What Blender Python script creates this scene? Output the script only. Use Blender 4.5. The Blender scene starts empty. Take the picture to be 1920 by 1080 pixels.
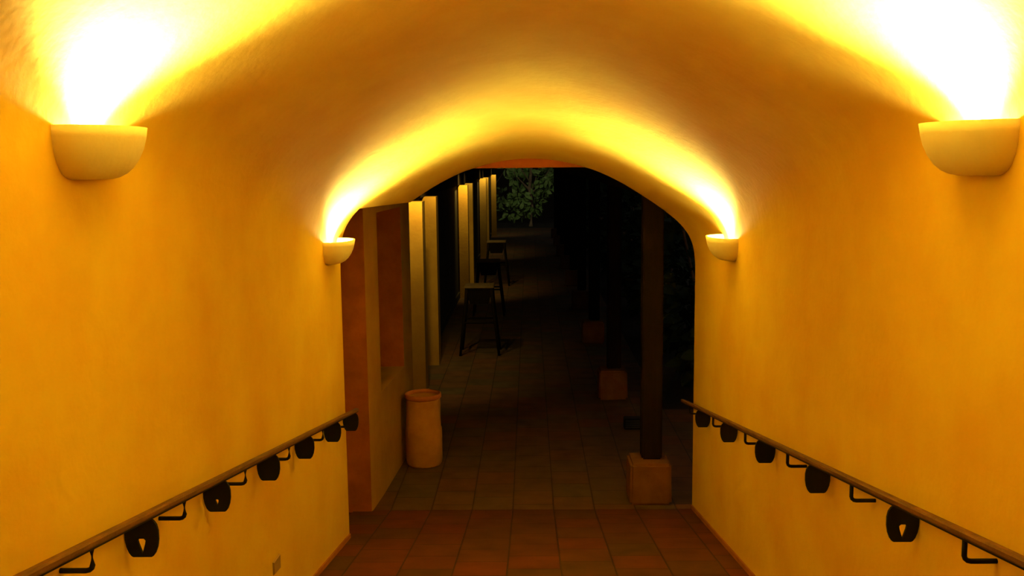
import bpy, bmesh, math, random
from mathutils import Matrix, Vector
random.seed(7)
C = bpy.context.scene.collection
sc = bpy.context.scene

# ------------------------------------------------------------------ camera
F, H = 1800.0, 2.70
cam_data = bpy.data.cameras.new('camera'); cam = bpy.data.objects.new('camera', cam_data); C.objects.link(cam)
cam_data.sensor_fit = 'HORIZONTAL'; cam_data.sensor_width = 36; cam_data.lens = 36*F/1920
cam_data.clip_start = 0.05; cam_data.clip_end = 300
r_ = 0.011
vx, vy = 32+235*r_, 235-32*r_
pit = math.atan(vy/F); yaw = math.atan(vx/math.hypot(F, vy))
cam.matrix_world = Matrix.Translation((0, 0, H)) @ Matrix.Rotation(yaw, 4, 'Z') @ Matrix.Rotation(math.pi/2-pit, 4, 'X') @ Matrix.Rotation(-r_, 4, 'Z')
sc.camera = cam

# ------------------------------------------------------------------ night sky, exposure, light levels
w = bpy.data.worlds.new('night'); sc.world = w; w.use_nodes = True
bg = w.node_tree.nodes['Background']; bg.inputs[0].default_value = (0.80, 0.80, 0.68, 1); bg.inputs[1].default_value = 0.08
sc.view_settings.view_transform = 'Standard'; sc.view_settings.look = 'None'
sc.view_settings.exposure = 0.0; sc.view_settings.gamma = 1.0; sc.view_settings.use_curve_mapping = False
sc.cycles.use_denoising = True
sc.cycles.diffuse_bounces = 6; sc.cycles.max_bounces = 10
LAMP = (1.0, 0.97, 0.50)
# sconces: (side, y, watts)
SCONCES = [(-1, 2.72, 21), (1, 2.70, 26), (-1, 5.97, 14), (1, 5.97, 15)]     # flood part; the beam is BEAM times stronger
BEAM = 24.0
REAR = [(-1, -0.50, 10), (1, -0.50, 10)]
DOWN_W = 100.0

# ------------------------------------------------------------------ materials
def mat(name, col, rough=.8, metal=0, spec=.3):
    m = bpy.data.materials.new(name); m.use_nodes = True
    b = m.node_tree.nodes['Principled BSDF']
    b.inputs['Base Color'].default_value = (*col, 1); b.inputs['Roughness'].default_value = rough
    b.inputs['Metallic'].default_value = metal; b.inputs['Specular IOR Level'].default_value = spec
    return m
def mottled(name, c1, c2, scale=3, rough=.9, bump=.15, bscale=60, spec=.2, c3=None, stretch=(1, 1, 1)):
    m = mat(name, c1, rough, 0, spec); nt = m.node_tree; N = nt.nodes; L = nt.links; b = N['Principled BSDF']
    tc = N.new('ShaderNodeTexCoord'); mp = N.new('ShaderNodeMapping'); mp.inputs['Scale'].default_value = stretch
    L.new(tc.outputs['Object'], mp.inputs[0])
    n = N.new('ShaderNodeTexNoise'); n.inputs['Scale'].default_value = scale; n.inputs['Detail'].default_value = 6; n.inputs['Roughness'].default_value = .6
    L.new(mp.outputs[0], n.inputs['Vector'])
    cr = N.new('ShaderNodeValToRGB'); cr.color_ramp.elements[0].position = .35; cr.color_ramp.elements[1].position = .65
    cr.color_ramp.elements[0].color = (*c1, 1); cr.color_ramp.elements[1].color = (*c2, 1)
    if c3:
        e = cr.color_ramp.elements.new(.8); e.color = (*c3, 1)
    L.new(n.outputs['Fac'], cr.inputs[0]); L.new(cr.outputs[0], b.inputs['Base Color'])
    if bump:
        n2 = N.new('ShaderNodeTexNoise'); n2.inputs['Scale'].default_value = bscale; n2.inputs['Detail'].default_value = 4
        L.new(tc.outputs['Object'], n2.inputs['Vector'])
        bp = N.new('ShaderNodeBump'); bp.inputs['Strength'].default_value = bump; bp.inputs['Distance'].default_value = .01
        L.new(n2.outputs['Fac'], bp.inputs['Height']); L.new(bp.outputs[0], b.inputs['Normal'])
    return m
plaster = mottled('yellow_plaster', (.74, .51, .058), (.68, .40, .035), 1.7, bump=.25, bscale=25)
plaster_dim = mottled('ochre_plaster', (.42, .215, .025), (.34, .16, .018), 2.5, bump=.25, bscale=25)  # yellow plaster with the dimmer light on pilasters and pier in its colour
orange = mottled('orange_plaster', (.36, .10, .016), (.27, .07, .010), 6, bump=.4, bscale=20)
ceramic = mottled('sconce_plaster', (.92, .82, .60), (.88, .76, .54), 8, bump=.2, bscale=40)
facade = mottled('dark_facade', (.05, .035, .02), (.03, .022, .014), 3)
stone = mottled('orange_stone', (.17, .065, .018), (.13, .048, .013), 7, bump=.5, bscale=25)
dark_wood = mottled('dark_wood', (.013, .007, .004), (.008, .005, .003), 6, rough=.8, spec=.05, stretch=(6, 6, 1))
rail_wood = mottled('rail_wood', (.14, .056, .014), (.08, .032, .009), 6, rough=.6, stretch=(8, 1, 8))
black_iron = mat('black_iron', (.006, .005, .004), .6, 0, .12)
bin_clay = mottled('bin_clay', (.46, .21, .04), (.38, .155, .028), 6, bump=.3)
clay_rim = mottled('clay_rim', (.50, .16, .05), (.40, .12, .03), 6)
leaf_mat = mottled('leaf', (.10, .16, .035), (.22, .26, .08), 4, rough=.5, bump=0)
hedge_mat = mottled('hedge_leaf', (.02, .035, .012), (.035, .05, .02), 4, rough=.7, bump=0)
bark = mottled('bark', (.26, .15, .09), (.15, .09, .055), 8, bump=.5)
soil = mottled('soil', (.03, .02, .012), (.02, .013, .008), 5)
cover_mat = mat('outlet_plastic', (.36, .22, .08), .5)
bounce_red = mottled('skirting_clay', (.36, .13, .02), (.30, .10, .016), 8)  # reddish bounce light along the wall bases, put into a colour

def tile_mat(name, ca, cb, cm):
    m = mat(name, (.4, .2, .1), .75, 0, .25); nt = m.node_tree; N = nt.nodes; L = nt.links; b = N['Principled BSDF']
    tc = N.new('ShaderNodeTexCoord'); sx = N.new('ShaderNodeSeparateXYZ'); cx = N.new('ShaderNodeCombineXYZ')
    L.new(tc.outputs['Object'], sx.inputs[0])
    a = N.new('ShaderNodeMath'); a.operation = 'ADD'; a.inputs[1].default_value = 32-.17+0.0
    L.new(sx.outputs['X'], a.inputs[0]); L.new(a.outputs[0], cx.inputs['Y'])
    a2 = N.new('ShaderNodeMath'); a2.operation = 'ADD'; a2.inputs[1].default_value = 32
    L.new(sx.outputs['Y'], a2.inputs[0]); L.new(a2.outputs[0], cx.inputs['X'])
    br = N.new('ShaderNodeTexBrick'); br.offset = .45; br.offset_frequency = 2; br.squash = 1
    br.inputs['Scale'].default_value = 1; br.inputs['Brick Width'].default_value = .32; br.inputs['Row Height'].default_value = .32
    br.inputs['Mortar Size'].default_value = .006; br.inputs['Mortar Smooth'].default_value = .3; br.inputs['Bias'].default_value = 0
    br.inputs['Color1'].default_value = (*ca, 1); br.inputs['Color2'].default_value = (*cb, 1)
    br.inputs['Mortar'].default_value = (*cm, 1)
    L.new(cx.outputs[0], br.inputs['Vector'])
    n = N.new('ShaderNodeTexNoise'); n.inputs['Scale'].default_value = 5; n.inputs['Detail'].default_value = 5
    L.new(tc.outputs['Object'], n.inputs['Vector'])
    mr = N.new('ShaderNodeMapRange'); mr.inputs['From Min'].default_value = .3; mr.inputs['From Max'].default_value = .7; mr.inputs['To Min'].default_value = .7; mr.inputs['To Max'].default_value = 1.2
    L.new(n.outputs['Fac'], mr.inputs['Value'])
    vm = N.new('ShaderNodeVectorMath'); vm.operation = 'SCALE'
    L.new(br.outputs['Color'], vm.inputs[0]); L.new(mr.outputs[0], vm.inputs['Scale']); L.new(vm.outputs[0], b.inputs['Base Color'])
    bp = N.new('ShaderNodeBump'); bp.inputs['Strength'].default_value = .4; bp.inputs['Distance'].default_value = .004; bp.invert = True
    L.new(br.outputs['Fac'], bp.inputs['Height']); L.new(bp.outputs[0], b.inputs['Normal'])
    return m
tiles = tile_mat('ramp_tiles', (.10, .018, .004), (.062, .024, .006), (.03, .011, .004))
gtiles = tile_mat('gallery_tiles', (.115, .040, .012), (.080, .048, .017), (.04, .02, .008))  # same tile as the ramp, the corridor's less orange light in its colour

# ------------------------------------------------------------------ helpers
def obj(name, bm, m, parent=None, smooth=False, loc=None):
    bmesh.ops.recalc_face_normals(bm, faces=bm.faces)
    me = bpy.data.meshes.new(name); bm.to_mesh(me); bm.free()
    for x in (m if isinstance(m, (list, tuple)) else [m]): me.materials.append(x)
    o = bpy.data.objects.new(name, me); C.objects.link(o)
    if parent: o.parent = parent
    if loc: o.location = loc
    if smooth:
        for p in me.polygons: p.use_smooth = True
    return o
def box(bm, x0, x1, y0, y1, z0, z1, bevel=0, taper=0):
    r = bmesh.ops.create_cube(bm, size=1); vs = r['verts']
    for v in vs:
        s = 1 - taper if v.co.z > 0 else 1
        v.co = Vector(((x0+x1)/2+v.co.x*(x1-x0)*s, (y0+y1)/2+v.co.y*(y1-y0)*s, (z0+z1)/2+v.co.z*(z1-z0)))
    if bevel:
        es = list({e for v in vs for e in v.link_edges})
        bmesh.ops.bevel(bm, geom=es, offset=bevel, segments=2, affect='EDGES')
def tube(bm, pts, r, n=8, r1=None):
    pts = [Vector(p) for p in pts]; rings = []
    for i, p in enumerate(pts):
        d = (pts[min(i+1, len(pts)-1)]-pts[max(i-1, 0)]).normalized()
        a = d.cross(Vector((0, 0, 1)));  a = a if a.length > .05 else d.cross(Vector((1, 0, 0)))
        a.normalize(); b = d.cross(a)
        rr = r if r1 is None else r+(r1-r)*i/(len(pts)-1)
        rings.append([bm.verts.new(p+a*rr*math.cos(2*math.pi*k/n)+b*rr*math.sin(2*math.pi*k/n)) for k in range(n)])
    for A, B in zip(rings, rings[1:]):
        for k in range(n): bm.faces.new((A[k], A[(k+1) % n], B[(k+1) % n], B[k]))
    bm.faces.new(rings[0]); bm.faces.new(rings[-1])
def lathe(bm, prof, n=32, close_top=False, close_bot=True):
    rings = [[bm.verts.new((r*math.cos(2*math.pi*k/n), r*math.sin(2*math.pi*k/n), z)) for k in range(n)] for r, z in prof]
    for A, B in zip(rings, rings[1:]):
        for k in range(n): bm.faces.new((A[k], A[(k+1) % n], B[(k+1) % n], B[k]))
    if close_bot: bm.faces.new(rings[0])
    if close_top: bm.faces.new(rings[-1])
def solid(bm, quads):
    """quads = list of vertex coordinate lists (faces); merged afterwards"""
    for q in quads: bm.faces.new([bm.verts.new(p) for p in q])
    bmesh.ops.remove_doubles(bm, verts=bm.verts, dist=1e-4)
def prism(bm, foot, z0, z1):
    lo = [bm.verts.new((x, y, z0)) for x, y in foot]; hi = [bm.verts.new((x, y, z1)) for x, y in foot]
    n = len(foot)
    for k in range(n): bm.faces.new((lo[k], lo[(k+1) % n], hi[(k+1) % n], hi[k]))
    bm.faces.new(lo); bm.faces.new(hi)
def structure(o): o['kind'] = 'structure'; return o
def thing(name, label, cat, loc=(0, 0, 0), rz=0, group=None):
    o = bpy.data.objects.new(name, None); o.empty_display_size = .1; C.objects.link(o)
    o.location = loc; o.rotation_euler = (0, 0, rz); tag(o, label, cat, group); return o
def tag(o, label, cat, group=None):
    o['label'] = label; o['category'] = cat
    if group: o['group'] = group
    return o
def copy_tree(o, parent=None):
    c = o.copy(); C.objects.link(c); c.parent = parent
    for ch in list(o.children): copy_tree(ch, c)
    return c

# ------------------------------------------------------------------ tunnel shell
SL, D0 = .169, 7.25                       # ramp slope, foot of the ramp
YB, YL, YE = -4.0, 6.30, 7.27             # back end, end of the left wall, mouth of the vault
PK = [(1.255, 1.50), (1.255, 1.62), (1.255, 1.74), (1.2545, 1.86), (1.250, 1.98), (1.236, 2.06), (1.208, 2.135), (1.165, 2.20), (1.105, 2.262), (1.035, 2.32), (.965, 2.372), (.88, 2.43),
      (.79, 2.488), (.70, 2.542), (.60, 2.594), (.50, 2.638), (.40, 2.671), (.30, 2.698), (.20, 2.718), (.10, 2.730), (0, 2.734), (-.10, 2.730)]
PROF = []                                 # smooth curve through the points
for k in range(len(PK)-2):
    p0, p1, p2, p3 = PK[max(k-1, 0)], PK[k], PK[k+1], PK[k+2]
    for t in (0, 1/3, 2/3):
        PROF.append(tuple(.5*(2*b+(c-a)*t+(2*a-5*b+4*c-d)*t*t+(3*b-a-3*c+d)*t**3) for a, b, c, d in zip(p0, p1, p2, p3)))
PROF.append((0, 2.734))
ZW = 1.50                                 # where the flat walls stop and the vault mesh begins
FULL = [(x, z) for x, z in PROF] + [(-x, z) for x, z in reversed(PROF[:-1])]      # right to left
def rz(y): return SL*(D0-y)
def vz(x, y):
    x = abs(x)
    for (xa, za), (xb, zb) in zip(PROF, PROF[1:]):
        if xb <= x <= xa: return za+(zb-za)*(xa-x)/(xa-xb)+rz(y)
    return PROF[0][1]+rz(y)
HEAD = 2.413                              # flat head of the opening in the left side
def xcut(y):
    lo, hi = -1.2549, 0.0
    for _ in range(40):
        m = (lo+hi)/2
        if vz(m, y) > HEAD: hi = m
        else: lo = m
    return lo

bm = bmesh.new()                          # vault
ys = [YB + (YL-YB)*k/24 for k in range(25)]
def strip(ya, yb, pa, pb):
    for (a0, a1), (b0, b1) in zip(zip(pa, pa[1:]), zip(pb, pb[1:])):
        bm.faces.new([bm.verts.new(p) for p in (a0, a1, b1, b0)])
for ya, yb in zip(ys, ys[1:]):
    strip(ya, yb, [(x, ya, z+rz(ya)) for x, z in FULL], [(x, yb, z+rz(yb)) for x, z in FULL])
for k in range(8):
    ya, yb = YL+(YE-YL)*k/8, YL+(YE-YL)*(k+1)/8
    rows = []
    for y in (ya, yb):
        xc = xcut(y); rows.append([(x, y, z+rz(y)) if x > xc and not (x < 0 and z+rz(y) < HEAD) else (xc, y, HEAD) for x, z in FULL])
    for j in range(len(FULL)-1):
        q = [rows[0][j], rows[0][j+1], rows[1][j+1], rows[1][j]]; u = []
        for p in q:
            if p not in u: u.append(p)
        if len(u) >= 3: bm.faces.new([bm.verts.new(p) for p in u])
bmesh.ops.remove_doubles(bm, verts=bm.verts, dist=1e-4)
def out(p, dx=.28):                        # outer skin, simple shift away from the axis
    return Vector((p.x*1.25, p.y, p.z+.22))
inner = list(bm.faces); bm.verts.ensure_lookup_table(); m_ = {v: bm.verts.new(out(v.co)) for v in list(bm.verts)}
bedges = [e for e in bm.edges if e.is_boundary]
for f in inner: bm.faces.new([m_[v] for v in reversed(f.verts)])
for e in bedges:
    a, b = e.verts; bm.faces.new((a, b, m_[b], m_[a]))
structure(obj('ceiling', bm, plaster, smooth=False))
ce = bpy.data.objects['ceiling']
for p in ce.data.polygons: p.use_smooth = True
for side, sx, yend in (('left', -1, YL), ('right', 1, YE)):
    bm = bmesh.new(); x0, x1 = sx*1.255, sx*1.57
    A = [(x0, YB, rz(YB)-.3), (x0, yend, rz(yend)-.3), (x0, yend, ZW+rz(yend)), (x0, YB, ZW+rz(YB))]
    B = [(x1, y, z) for x, y, z in A]
    B[2] = (x1, yend, B[2][2]+.22); B[3] = (x1, YB, B[3][2]+.22)
    if side == 'left': pass
    solid(bm, [A, B]+[[A[i], A[(i+1) % 4], B[(i+1) % 4], B[i]] for i in range(4)])
    bmesh.ops.bevel(bm, geom=[e for e in bm.edges if all(abs(v.co.x-x0) < 1e-4 and abs(v.co.y-yend) < 1e-4 for v in e.verts)], offset=.012, segments=3, affect='EDGES')
    structure(obj('wall_'+side, bm, plaster))
    bm = bmesh.new()  # added strip at the wall foot standing for red light off the floor
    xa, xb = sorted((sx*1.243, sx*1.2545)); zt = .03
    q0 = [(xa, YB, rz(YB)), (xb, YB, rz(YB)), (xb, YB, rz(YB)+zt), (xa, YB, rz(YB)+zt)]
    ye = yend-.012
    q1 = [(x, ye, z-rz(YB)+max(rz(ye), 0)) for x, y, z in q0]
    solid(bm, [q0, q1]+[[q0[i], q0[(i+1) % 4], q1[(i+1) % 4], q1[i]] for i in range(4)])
    structure(obj('baseboard_'+side, bm, bounce_red))
bm = bmesh.new(); box(bm, -1.6, 1.6, YB-.2, YB, 1.5, 5.2); structure(obj('wall_back', bm, plaster))
def sharpen(o, deg=35):
    b = bmesh.new(); b.from_mesh(o.data)
    for e in b.edges:
        if not e.is_manifold or e.calc_face_angle(0) > math.radians(deg): e.smooth = False
    b.to_mesh(o.data); b.free()
sharpen(ce)
# flat head over the side opening on the left, and its solid block above
bm = bmesh.new()
top = 3.1
for y0, y1 in [(YL+(YE-YL)*k/6, YL+(YE-YL)*(k+1)/6) for k in range(6)]:
    bm.faces.new([bm.verts.new(p) for p in ((xcut(y0), y0, HEAD), (xcut(y1), y1, HEAD), (-2.3, y1, HEAD), (-2.3, y0, HEAD))])
    bm.faces.new([bm.verts.new(p) for p in ((xcut(y0)*1.25, y0, HEAD+.22), (xcut(y1)*1.25, y1, HEAD+.22), (-2.3, y1, HEAD+.22), (-2.3, y0, HEAD+.22))])
for y in (YL, YE):
    bm.faces.new([bm.verts.new(p) for p in ((xcut(y), y, HEAD), (xcut(y)*1.25, y, HEAD+.22), (-2.3, y, HEAD+.22), (-2.3, y, HEAD))])
bmesh.ops.remove_doubles(bm, verts=bm.verts, dist=1e-4)
structure(obj('trim_1', bm, plaster))
# orange cross beam at the mouth of the vault
bm = bmesh.new(); box(bm, -1.75, 1.9, YE+.002, YE+.20, 2.662, 3.05, bevel=.006); structure(obj('trim_2', bm, orange))
# side passage end walls
bm = bmesh.new(); box(bm, -2.5, -2.3, YL-.3, 7.2, -.2, 2.75); structure(obj('wall_passage', bm, orange))
bm = bmesh.new(); box(bm, -2.3, -1.572, YL-.3, YL, -.2, 2.75); structure(obj('wall_passage_return', bm, orange))

# floor: ramp and corridor in one
bm = bmesh.new()
X0, X1 = -2.5, 2.6
rows = [(YB, rz(YB)), (D0, 0), (40, 0)]
for (ya, za), (yb, zb) in zip(rows, rows[1:]):
    xa, xb = (-1.4, 1.4) if yb == D0 else (X0, 1.45)
    solid(bm, [[(xa, ya, za), (xb, ya, za), (xb, yb, zb), (xa, yb, zb)], [(xa, ya, za-.15), (xb, ya, za-.15), (xb, yb, zb-.15), (xa, yb, zb-.15)],
               [(xa, ya, za), (xa, yb, zb), (xa, yb, zb-.15), (xa, ya, za-.15)], [(xb, ya, za), (xb, yb, zb), (xb, yb, zb-.15), (xb, ya, za-.15)]])
solid(bm, [[(-2.5, YL-.3, 0), (-1.4, YL-.3, 0), (-1.4, D0, 0), (-2.5, D0, 0)]])
solid(bm, [[(1.45, D0, 0), (2.6, D0, 0), (2.6, 10.3, 0), (1.45, 10.3, 0)]])
fl = structure(obj('floor', bm, [tiles, gtiles]))
for p in fl.data.polygons:
    if p.center.y > D0 and p.normal.z > .9: p.material_index = 1
bm = bmesh.new(); box(bm, 1.452, 14, 10.302, 60, -.3, -.01); box(bm, 2.602, 14, 5, 10.302, -.3, -.01); box(bm, -14, 1.45, 40.002, 60, -.3, -.01)
structure(obj('ground', bm, soil))

# ------------------------------------------------------------------ corridor: left facade
bm = bmesh.new()
def ex(y): return -1.252+.09*(min(y, 8.3)-7.2)/1.1
def seg(y0, y1, z0, z1, xb=-1.95):
    prism(bm, [(ex(y0), y0), (ex(y1), y1), (xb, y1), (xb, y0)], z0, z1)
seg(7.2, 7.62, -.1, 2.66, -2.5)
seg(7.62, 8.62, -.1, .86); seg(7.62, 8.62, 2.32, 2.66); seg(8.62, 9.25, -.1, 2.66)
pier = obj('wall_pier', bm, [plaster_dim, orange]); structure(pier)
for p in pier.data.polygons:
    if p.normal.y < -.7: p.material_index = 1
bm = bmesh.new(); prism(bm, [(-1.70, 7.63), (-1.70, 8.61), (-1.75, 8.61), (-1.75, 7.63)], .865, 2.31)
structure(obj('window_1', bm, facade))
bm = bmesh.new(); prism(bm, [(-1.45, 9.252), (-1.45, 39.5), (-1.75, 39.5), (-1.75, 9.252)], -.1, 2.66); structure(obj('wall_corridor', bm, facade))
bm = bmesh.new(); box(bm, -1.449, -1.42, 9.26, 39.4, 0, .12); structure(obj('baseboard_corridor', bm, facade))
PIL = [11.05, 12.70, 19.25, 20.95, 27.45, 29.2, 35.8]
for k, y in enumerate(PIL):
    bm = bmesh.new()
    box(bm, -1.449+.03, -1.235, y, y+.28, 0, 2.268); box(bm, -1.449, -1.40, y+.06, y+.22, 0, 2.268)
    if k in (1, 3):
        pass
    structure(obj('trim_%d' % (3+k), bm, plaster_dim))
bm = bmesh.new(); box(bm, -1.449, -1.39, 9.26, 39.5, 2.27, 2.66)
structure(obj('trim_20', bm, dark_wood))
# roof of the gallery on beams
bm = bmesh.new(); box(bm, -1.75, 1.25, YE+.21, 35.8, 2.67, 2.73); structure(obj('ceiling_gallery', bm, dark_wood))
bm = bmesh.new(); box(bm, .87, 1.05, YE+.22, 35.2, 2.45, 2.665, bevel=.01); structure(obj('trim_21', bm, dark_wood))

# downlights under the gallery roof, one before each pilaster
dl = None
DLS = [(-1.18, 10.62, .75), (-1.18, 12.30, .36), (-1.18, 18.80, .9), (-1.18, 20.6, .22), (-1.18, 27.05, .5), (-1.18, 28.9, .3), (-1.18, 35.35, .5)]
names = ['first pilaster past the window', 'second pilaster past the window', 'third pilaster', 'fourth pilaster', 'fifth pilaster', 'sixth pilaster', 'last pilaster by the trees']
for k, (x, y, s) in enumerate(DLS):
    t = thing('downlight', 'small round black downlight under the gallery roof before the '+names[k], 'light', (x, y, 2.67), 0, 'downlights along the gallery roof')
    if dl is None:
        bm = bmesh.new(); lathe(bm, [(.045, 0), (.045, -.05), (.038, -.05), (.036, -.02)], 20, close_top=True, close_bot=True); dl = obj('housing', bm, black_iron, t)
    else:
        c = dl.copy(); C.objects.link(c); c.parent = t
    ld = bpy.data.lights.new('downlight_lamp', 'SPOT'); ld.energy = DOWN_W*s; ld.color = (1, .78, .18) if k not in (3, 4, 5, 6) else (1, .88, .32)
    ld.spot_size = math.radians(95); ld.spot_blend = .9; ld.shadow_soft_size = .02
    lo = bpy.data.objects.new('lamp_light', ld); C.objects.link(lo); lo.parent = t; lo.location = (0, 0, -.055)
    d = Vector((-1.33-x, (PIL[k]-y), 1.9-2.62)); lo.rotation_euler = d.to_track_quat('-Z', 'Y').to_euler()

# ------------------------------------------------------------------ sconces
def sconce_bm():
    """half bowl against the wall plane x=0, opening up, rim at z=0, projecting to +x"""
    bm = bmesh.new(); n = 24
    W, P, T = .205, .158, .012
    lev = [(0, 1.0, 1.0), (-.03, .975, .97), (-.06, .94, .92), (-.09, .88, .83), (-.115, .80, .72), (-.132, .70, .60), (-.142, .58, .48), (-.146, .45, .36)]
    def ring(z, sw, sp, t):
        return [bm.verts.new((max((P-t)*sp*abs(math.sin(math.pi*k/n))**.8, 0), (W-t)*sw*math.cos(math.pi*k/n), z)) for k in range(n+1)]
    o_ = [ring(z, a, b, 0) for z, a, b in lev]
    i_ = [ring(min(z+(.0 if j == 0 else .012), 0), a, b, T) for j, (z, a, b) in enumerate(lev)]
    for R in (o_, i_):
        for A, B in zip(R, R[1:]):
            for k in range(n): bm.faces.new((A[k], A[k+1], B[k+1], B[k]))
        bm.faces.new(R[-1])
    for k in range(n): bm.faces.new((o_[0][k], o_[0][k+1], i_[0][k+1], i_[0][k]))
    return bm
LBL = {(-1, 0): 'cream half-bowl wall sconce, the large one high on the left tunnel wall', (1, 0): 'cream half-bowl wall sconce, the large one high on the right tunnel wall',
       (-1, 1): 'small-looking cream half-bowl sconce on the left wall beside the tunnel mouth', (1, 1): 'small-looking cream half-bowl sconce on the right wall beside the tunnel mouth',
       (-1, 2): 'cream half-bowl wall sconce on the left wall behind the viewer', (1, 2): 'cream half-bowl wall sconce on the right wall behind the viewer'}
bowl_me = None
bulb_m = mat('bulb_glow', (1, .9, .6)); bn = bulb_m.node_tree.nodes['Principled BSDF']
bn.inputs['Emission Color'].default_value = (1, .8, .4, 1); bn.inputs['Emission Strength'].default_value = 20
for i, (sx, y, wt) in enumerate(SCONCES+REAR):
    z = 2.017+rz(y)
    z += {0: .03, 1: .012}.get(i, 0)
    wallx = 1.2545
    # at rim height the vault has just begun to lean in
    g = 'half-bowl sconces along the tunnel walls'
    t = thing('wall_sconce', LBL[(sx, i//2)], 'lamp', (sx*wallx, y, z), 0 if sx < 0 else math.pi, g)
    if bowl_me is None:
        b = obj('bowl', sconce_bm(), ceramic, t, smooth=True); bowl_me = b
        bm = bmesh.new(); bmesh.ops.create_uvsphere(bm, u_segments=16, v_segments=10, radius=.022); bulb = obj('bulb', bm, bulb_m, t, smooth=True); bulb.location = (.045, 0, -.092)
        bulb.visible_shadow = True
    else:
        for src in (bowl_me, bulb):
            c = src.copy(); C.objects.link(c); c.parent = t
    ld = bpy.data.lights.new('sconce_lamp', 'POINT'); ld.energy = wt; ld.color = LAMP; ld.shadow_soft_size = .022
    lo = bpy.data.objects.new('lamp_light', ld); C.objects.link(lo); lo.parent = t; lo.location = (.045, 0, -.057)
    ls = bpy.data.lights.new('sconce_beam', 'SPOT'); ls.energy = wt*BEAM; ls.color = LAMP; ls.shadow_soft_size = .022; ls.spot_size = math.radians(118); ls.spot_blend = 1
    l2 = bpy.data.objects.new('beam_light', ls); C.objects.link(l2); l2.parent = t; l2.location = (.045, 0, -.057)
    l2.rotation_euler = Vector((.22, -.06 if sx < 0 else .06, 1)).to_track_quat('-Z', 'Y').to_euler()

# ------------------------------------------------------------------ handrails
HOLES = {(-1, 2.81): 1.15, (-1, 3.51): .6, (1, 3.01): 1.15, (-1, 2.10): 1, (1, 2.09): 1}      # plates with a teardrop hole
def plate_bm(hs=1):
    bm = bmesh.new()
    outer = []
    Wd, Hh = .052, .152
    prof = [(.030, 0), (.041, -.012), (.048, -.026), (.0520, -.05), (.0520, -.085), (.048, -.115), (.041, -.138), (.034, -.150), (.028, -.154)]
    prof = [(x, z*.80) for x, z in prof]
    pts = [(x, z) for x, z in prof]+[(-x, z) for x, z in reversed(prof)]
    hole = [(0, -.110), (.009, -.082), (.011, -.072), (.006, -.067), (-.006, -.067), (-.011, -.072), (-.009, -.082)]
    def loop(p):
        vs = [bm.verts.new((x, -.005, z)) for x, z in p]
        return [bm.edges.new((vs[k], vs[(k+1) % len(vs)])) for k in range(len(vs))]
    es = loop(pts)+(loop([(x*hs, -.086+(z+.086)*hs) for x, z in hole]) if hs else [])
    f = bmesh.ops.triangle_fill(bm, use_beauty=True, use_dissolve=False, edges=es)
    fs = [g for g in f['geom'] if isinstance(g, bmesh.types.BMFace)]
    ex_ = bmesh.ops.extrude_face_region(bm, geom=fs)
    for v in ex_['geom']:
        if isinstance(v, bmesh.types.BMVert): v.co.y += .010
    return bm
def handrail(sx, label, ya, yb, zf, plates, rods):
    t = thing('handrail', label, 'handrail', (sx*1.2545, ya, zf(ya)-.2), 0, 'handrails down both tunnel walls')
    ox, oy, oz = t.location
    bm = bmesh.new()
    xr = -sx*.088
    sec = [(-.014, -.005), (-.012, -.010), (.012, -.010), (.014, -.005), (.014, .005), (.009, .010), (-.009, .010), (-.014, .005)]
    A = [bm.verts.new((xr+a, 0, zf(ya)+b-oz)) for a, b in sec]; B = [bm.verts.new((xr+a, yb-ya, zf(yb)+b-oz)) for a, b in sec]
    for k in range(8): bm.faces.new((A[k], A[(k+1) % 8], B[(k+1) % 8], B[k]))
    bm.faces.new(A); bm.faces.new(B); obj('rail', bm, rail_wood, t)
    bm = bmesh.new()
    a0 = [(xr-.011, 0, zf(ya)-oz-.0102), (xr+.011, 0, zf(ya)-oz-.0102), (xr+.011, 0, zf(ya)-oz-.016), (xr-.011, 0, zf(ya)-oz-.016)]
    dz = zf(yb)-zf(ya); a1 = [(x, yb-ya, z+dz) for x, y, z in a0]
    solid(bm, [a0, a1]+[[a0[i], a0[(i+1) % 4], a1[(i+1) % 4], a1[i]] for i in range(4)]); obj('under_strip', bm, black_iron, t)
    first = None
    for y in plates:
        loc = (-sx*.0535, y-oy, zf(y)-.018-oz)
        hs = HOLES.get((sx, y))
        if hs: obj('bracket_plate', plate_bm(hs), black_iron, t, loc=loc)
        elif first is None: first = obj('bracket_plate', plate_bm(0), black_iron, t, loc=loc)
        else:
            c = first.copy(); C.objects.link(c); c.location = loc
    bm = bmesh.new(); s = -sx
    arc = [(s*.088, 0, 0), (s*.088, 0, -.045), (s*.085, 0, -.053), (s*.079, 0, -.058), (s*.070, 0, -.060), (s*.0, 0, -.060)]
    tube(bm, arc, .0072, 10); first = None
    for y in rods:
        loc = (0, y-oy, zf(y)-.017-oz)
        if first is None: first = obj('wall_bracket', bm, black_iron, t, smooth=True, loc=loc)
        else:
            c = first.copy(); C.objects.link(c); c.location = loc
    return t
handrail(-1, 'brown handrail on black iron brackets sloping down the left tunnel wall', -.6, 6.24, lambda y: 1.638-.167*(y-2.876),
         [-.05, .65, 1.38, 2.10, 2.81, 3.51, 4.22, 4.91, 5.62, 6.20], [.30, 1.00, 1.71, 2.41, 3.08, 3.76, 4.46, 5.20, 5.87])
handrail(1, 'brown handrail on black iron brackets sloping down the right tunnel wall', -.6, 7.24, lambda y: 1.597-.1735*(y-3.068),
         [.25, 1.17, 2.09, 3.01, 3.92, 4.81, 5.70, 6.57], [-.2, .70, 1.60, 2.50, 3.40, 4.26, 5.11, 6.02, 6.92])

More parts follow.
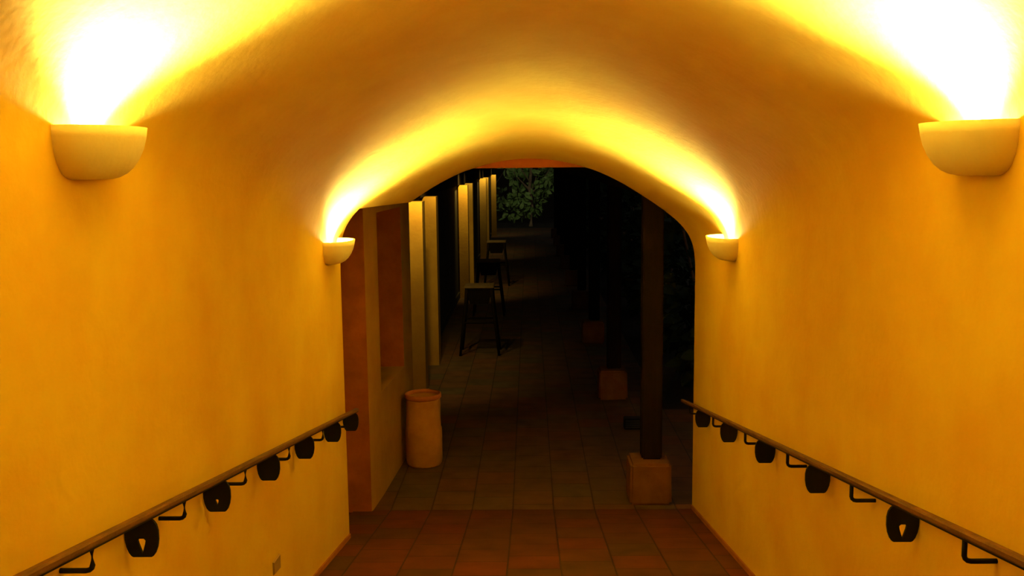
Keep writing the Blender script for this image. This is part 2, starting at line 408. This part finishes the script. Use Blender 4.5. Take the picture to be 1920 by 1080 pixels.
# small cover plate low on the left wall
bm = bmesh.new()
y0, y1 = 4.40, 4.52; zc0, zc1 = .768, .759
A = [(-1.2545, y0, .735), (-1.2545, y1, .722), (-1.2545, y1, .797), (-1.2545, y0, .800)]
B = [(-1.246, y+(.004 if y == y0 else -.004), z+(.004 if j < 2 else -.004)) for j, (x, y, z) in enumerate(A)]
solid(bm, [A, B]+[[A[i], A[(i+1) % 4], B[(i+1) % 4], B[i]] for i in range(4)])
tag(obj('socket_cover', bm, cover_mat), 'small flat grey-brown cover plate low on the left wall under the handrail', 'cover plate')

# ------------------------------------------------------------------ litter bin
t = thing('litter_bin', 'round tan bin with an orange rim beside the left pier', 'bin', (-.972, 8.43, 0))
bm = bmesh.new()
lathe(bm, [(.150, 0), (.158, .015), (.164, .05), (.166, .30), (.163, .335), (.156, .345), (.154, .60), (.150, .62), (.142, .62), (.138, .10)], 40, close_top=True)
obj('body', bm, bin_clay, t, smooth=True)
bm = bmesh.new()
lathe(bm, [(.1565, .612), (.164, .620), (.166, .640), (.160, .655), (.148, .655), (.143, .640), (.143, .625)], 40, close_bot=False)
obj('rim', bm, clay_rim, t, smooth=True)

# ------------------------------------------------------------------ stone blocks and posts
base = None
BL = [7.32, 10.73, 14.14, 17.55, 20.96, 24.37, 27.78, 31.2, 34.6]
ordn = ['nearest', 'second nearest', 'third', 'fourth', 'fifth', 'sixth', 'seventh', 'eighth', 'farthest']
for k, y in enumerate(BL):
    hh = .37
    if base is None:
        bm = bmesh.new(); box(bm, -.165, .165, -.17, .17, 0, .335, bevel=.02); base = obj('stone_block', bm, stone)
        for v in base.data.vertices:
            if v.co.z > .25: v.co.x *= .97; v.co.y *= .97
        bm = bmesh.new(); box(bm, -.08, .08, -.08, .08, 0, 2.45-.335, bevel=.012); post = obj('gallery_post', bm, dark_wood)
        b, p = base, post
    else:
        b = base.copy(); C.objects.link(b); p = post.copy(); C.objects.link(p)
    b.location = (.94, y+.17, 0); p.location = (.962, y+.21, .335)
    tag(b, 'orange-brown stone block at the foot of the %s post on the right' % ordn[k], 'block', 'stone blocks under the gallery posts')
    tag(p, 'dark square wooden post on the %s stone block on the right' % ordn[k], 'post', 'dark posts along the right of the walkway')

# louvred box on the floor behind the first block
t = thing('louvred_box', 'small black louvred box on the floor behind the nearest stone block', 'box', (1.03, 9.55, 0))
bm = bmesh.new(); box(bm, -.085, .085, -.06, .06, 0, .115, bevel=.006); obj('casing', bm, black_iron, t)
bm = bmesh.new()
for k in range(4): box(bm, -.075, .075, -.068, -.0602, .022+k*.022, .032+k*.022)
obj('louvres', bm, mat('louvre_metal', (.03, .03, .03), .5), t)

# ------------------------------------------------------------------ tall stools
def stool():
    t = thing('wooden_stool', '', 'stool')
    bm = bmesh.new(); box(bm, -.21, .21, -.20, .20, .955, .985, bevel=.008); obj('seat', bm, mottled('worn_seat', (.20, .12, .05), (.14, .08, .03), 6), t)  # seat wood paler than the legs
    bm = bmesh.new()
    lo, hi = .13, .19
    lov = [(-lo, -lo, .72), (lo, -lo, .72), (lo, lo, .72), (-lo, lo, .72)]; hiv = [(-hi, -hi+.01, .954), (hi, -hi+.01, .954), (hi, hi-.01, .954), (-hi, hi-.01, .954)]
    solid(bm, [lov, hiv]+[[lov[i], lov[(i+1) % 4], hiv[(i+1) % 4], hiv[i]] for i in range(4)]); obj('apron', bm, dark_wood, t)
    for sx in (-1, 1):
        for sy in (-1, 1):
            bm = bmesh.new(); tube(bm, [(sx*.175, sy*.165, .95), (sx*.19, sy*.175, .75), (sx*.225, sy*.20, .45), (sx*.275, sy*.23, .0)], .024, 8, .019); obj('leg', bm, dark_wood, t, smooth=True)
    for a in range(4):
        bm = bmesh.new(); q = .222; s = .198
        pts = [((-q, -s), (q, -s)), ((q, -s), (q, s)), ((q, s), (-q, s)), ((-q, s), (-q, -s))][a]
        tube(bm, [(*pts[0], .47), (*pts[1], .47)], .014, 8); obj('stretcher', bm, dark_wood, t, smooth=True)
    return t
st = stool()
for k, (x, y, l) in enumerate([(-.72, 13.55, 'tall dark wooden stool with splayed legs, nearest of three by the left wall'),
                               (-.74, 17.1, 'tall dark wooden stool with splayed legs, middle of three by the left wall'),
                               (-.74, 21.3, 'tall dark wooden stool with splayed legs, farthest of three by the left wall')]):
    o = st if k == 0 else copy_tree(st)
    o.location = (x, y, 0); o['label'] = l; o['group'] = 'tall stools along the left wall'

# ------------------------------------------------------------------ plants
def leaves(n, fpos, size, rnd):
    bm = bmesh.new()
    for _ in range(n):
        p, nrm = fpos(); s = size*rnd.uniform(.6, 1.3)
        d = (nrm+Vector((rnd.uniform(-.6, .6), rnd.uniform(-.6, .6), rnd.uniform(-.8, .5)))).normalized()
        side = d.cross(Vector((rnd.uniform(-1, 1), rnd.uniform(-1, 1), rnd.uniform(-1, 1)))).normalized(); up = side.cross(d)
        P = [p, p+d*s*.35+side*s*.28+up*s*.05, p+d*s*.7+side*s*.22, p+d*s*1.0-up*s*.12, p+d*s*.7-side*s*.22, p+d*s*.35-side*s*.28+up*s*.05]
        bm.faces.new([bm.verts.new(q) for q in P])
    return bm
def shrub(name, cx, cy, rx, ry, h, n, size, m, seed, label, cat, group, z0=0.0):
    rnd = random.Random(seed)
    t = thing(name, label, cat, (cx, cy, z0), 0, group)
    bm = bmesh.new()
    for k in range(5):
        a = rnd.uniform(0, 6.28); tube(bm, [(0, 0, -.0), (.15*math.cos(a)*rx, .15*math.sin(a)*ry, h*.3), (.6*math.cos(a)*rx, .6*math.sin(a)*ry, h*.75)], .03, 6, .01)
    obj('stem', bm, bark, t)
    def fp():
        a = rnd.uniform(0, 6.283); u = rnd.uniform(-.95, 1); q = math.sqrt(max(0, 1-u*u)); k = rnd.uniform(.7, 1)
        v = Vector((math.cos(a)*q, math.sin(a)*q, u))
        return Vector((v.x*rx*k, v.y*ry*k, h*.5+v.z*h*.5*k)), v
    obj('foliage', leaves(n, fp, size, rnd), m, t)
    return t
hed = None
hl = ['nearest', 'second', 'third', 'fourth', 'fifth', 'sixth', 'seventh', 'eighth']
for k in range(8):
    y = 11.4+k*2.9
    if hed is None: hed = o = shrub('garden_shrub', 2.15, y, .65, 1.15, 2.6, 900, .22, hedge_mat, 3, '', 'shrub', 'dark shrubs beyond the posts')
    else: o = copy_tree(hed); o.location = (2.15, y, 0)
    o['label'] = 'very dark leafy shrub beyond the posts on the right, %s from the tunnel' % hl[k]
def far_tree(cx, cy, seed, n, h, label, size=.30, spread=1.15):
    rnd = random.Random(seed)
    t = thing('garden_tree', label, 'tree', (cx, cy, -.01), 0, 'trees at the end of the walkway')
    bm = bmesh.new(); tube(bm, [(0, 0, 0), (.05, 0, .8), (-.04, .05, 1.7), (.06, 0, 2.6), (0, 0, h)], .09, 8, .05)
    for k in range(5):
        a = rnd.uniform(0, 6.28); z = rnd.uniform(.6, 2.2); tube(bm, [(0, 0, z), (math.cos(a)*.5, math.sin(a)*.4, z+.5), (math.cos(a)*1.0, math.sin(a)*.8, z+1.2)], .03, 6, .012)
    obj('trunk', bm, bark, t)
    cl = [(Vector((rnd.uniform(-spread, spread), rnd.uniform(-.8, .8), rnd.choice((rnd.uniform(.5, h), rnd.uniform(1.5, h)))-.1)), rnd.uniform(.22, .5)) for _ in range(22)]
    def fp():
        c, r = rnd.choice(cl); v = Vector((rnd.gauss(0, 1), rnd.gauss(0, 1), rnd.gauss(0, 1))).normalized()
        return c+v*r*rnd.uniform(.4, 1), v
    obj('foliage', leaves(n, fp, size, rnd), leaf_mat, t)
far_tree(0.05, 41.2, 11, 650, 3.6, 'leafy dim green tree in the middle of the walkway end')
far_tree(-2.1, 44.8, 12, 600, 3.8, 'leafy dim green tree left of the walkway end')
far_tree(2.1, 44.9, 13, 600, 3.8, 'leafy dim green tree right of the walkway end')
bm = bmesh.new(); box(bm, -6, 9, 47, 47.3, -.2, 7); structure(obj('wall_garden', bm, facade))

# added fill light, unseen under the gallery roof end, to brighten the trees
t = thing('garden_spotlight', 'small black spotlight under the far end of the gallery roof, shining on the trees', 'light', (-.3, 35.0, 2.67))
bm = bmesh.new(); lathe(bm, [(.04, 0), (.04, -.05), (.034, -.05), (.032, -.02)], 20, close_top=True); obj('housing', bm, black_iron, t)
ld = bpy.data.lights.new('garden_lamp', 'SPOT'); ld.energy = 230; ld.color = (.85, 1, .62); ld.spot_size = math.radians(60); ld.spot_blend = .8; ld.shadow_soft_size = .03
lo = bpy.data.objects.new('lamp_light', ld); C.objects.link(lo); lo.parent = t; lo.location = (0, .0, -.055)
lo.rotation_euler = Vector((.3, 6.5, -.2)).to_track_quat('-Z', 'Y').to_euler()
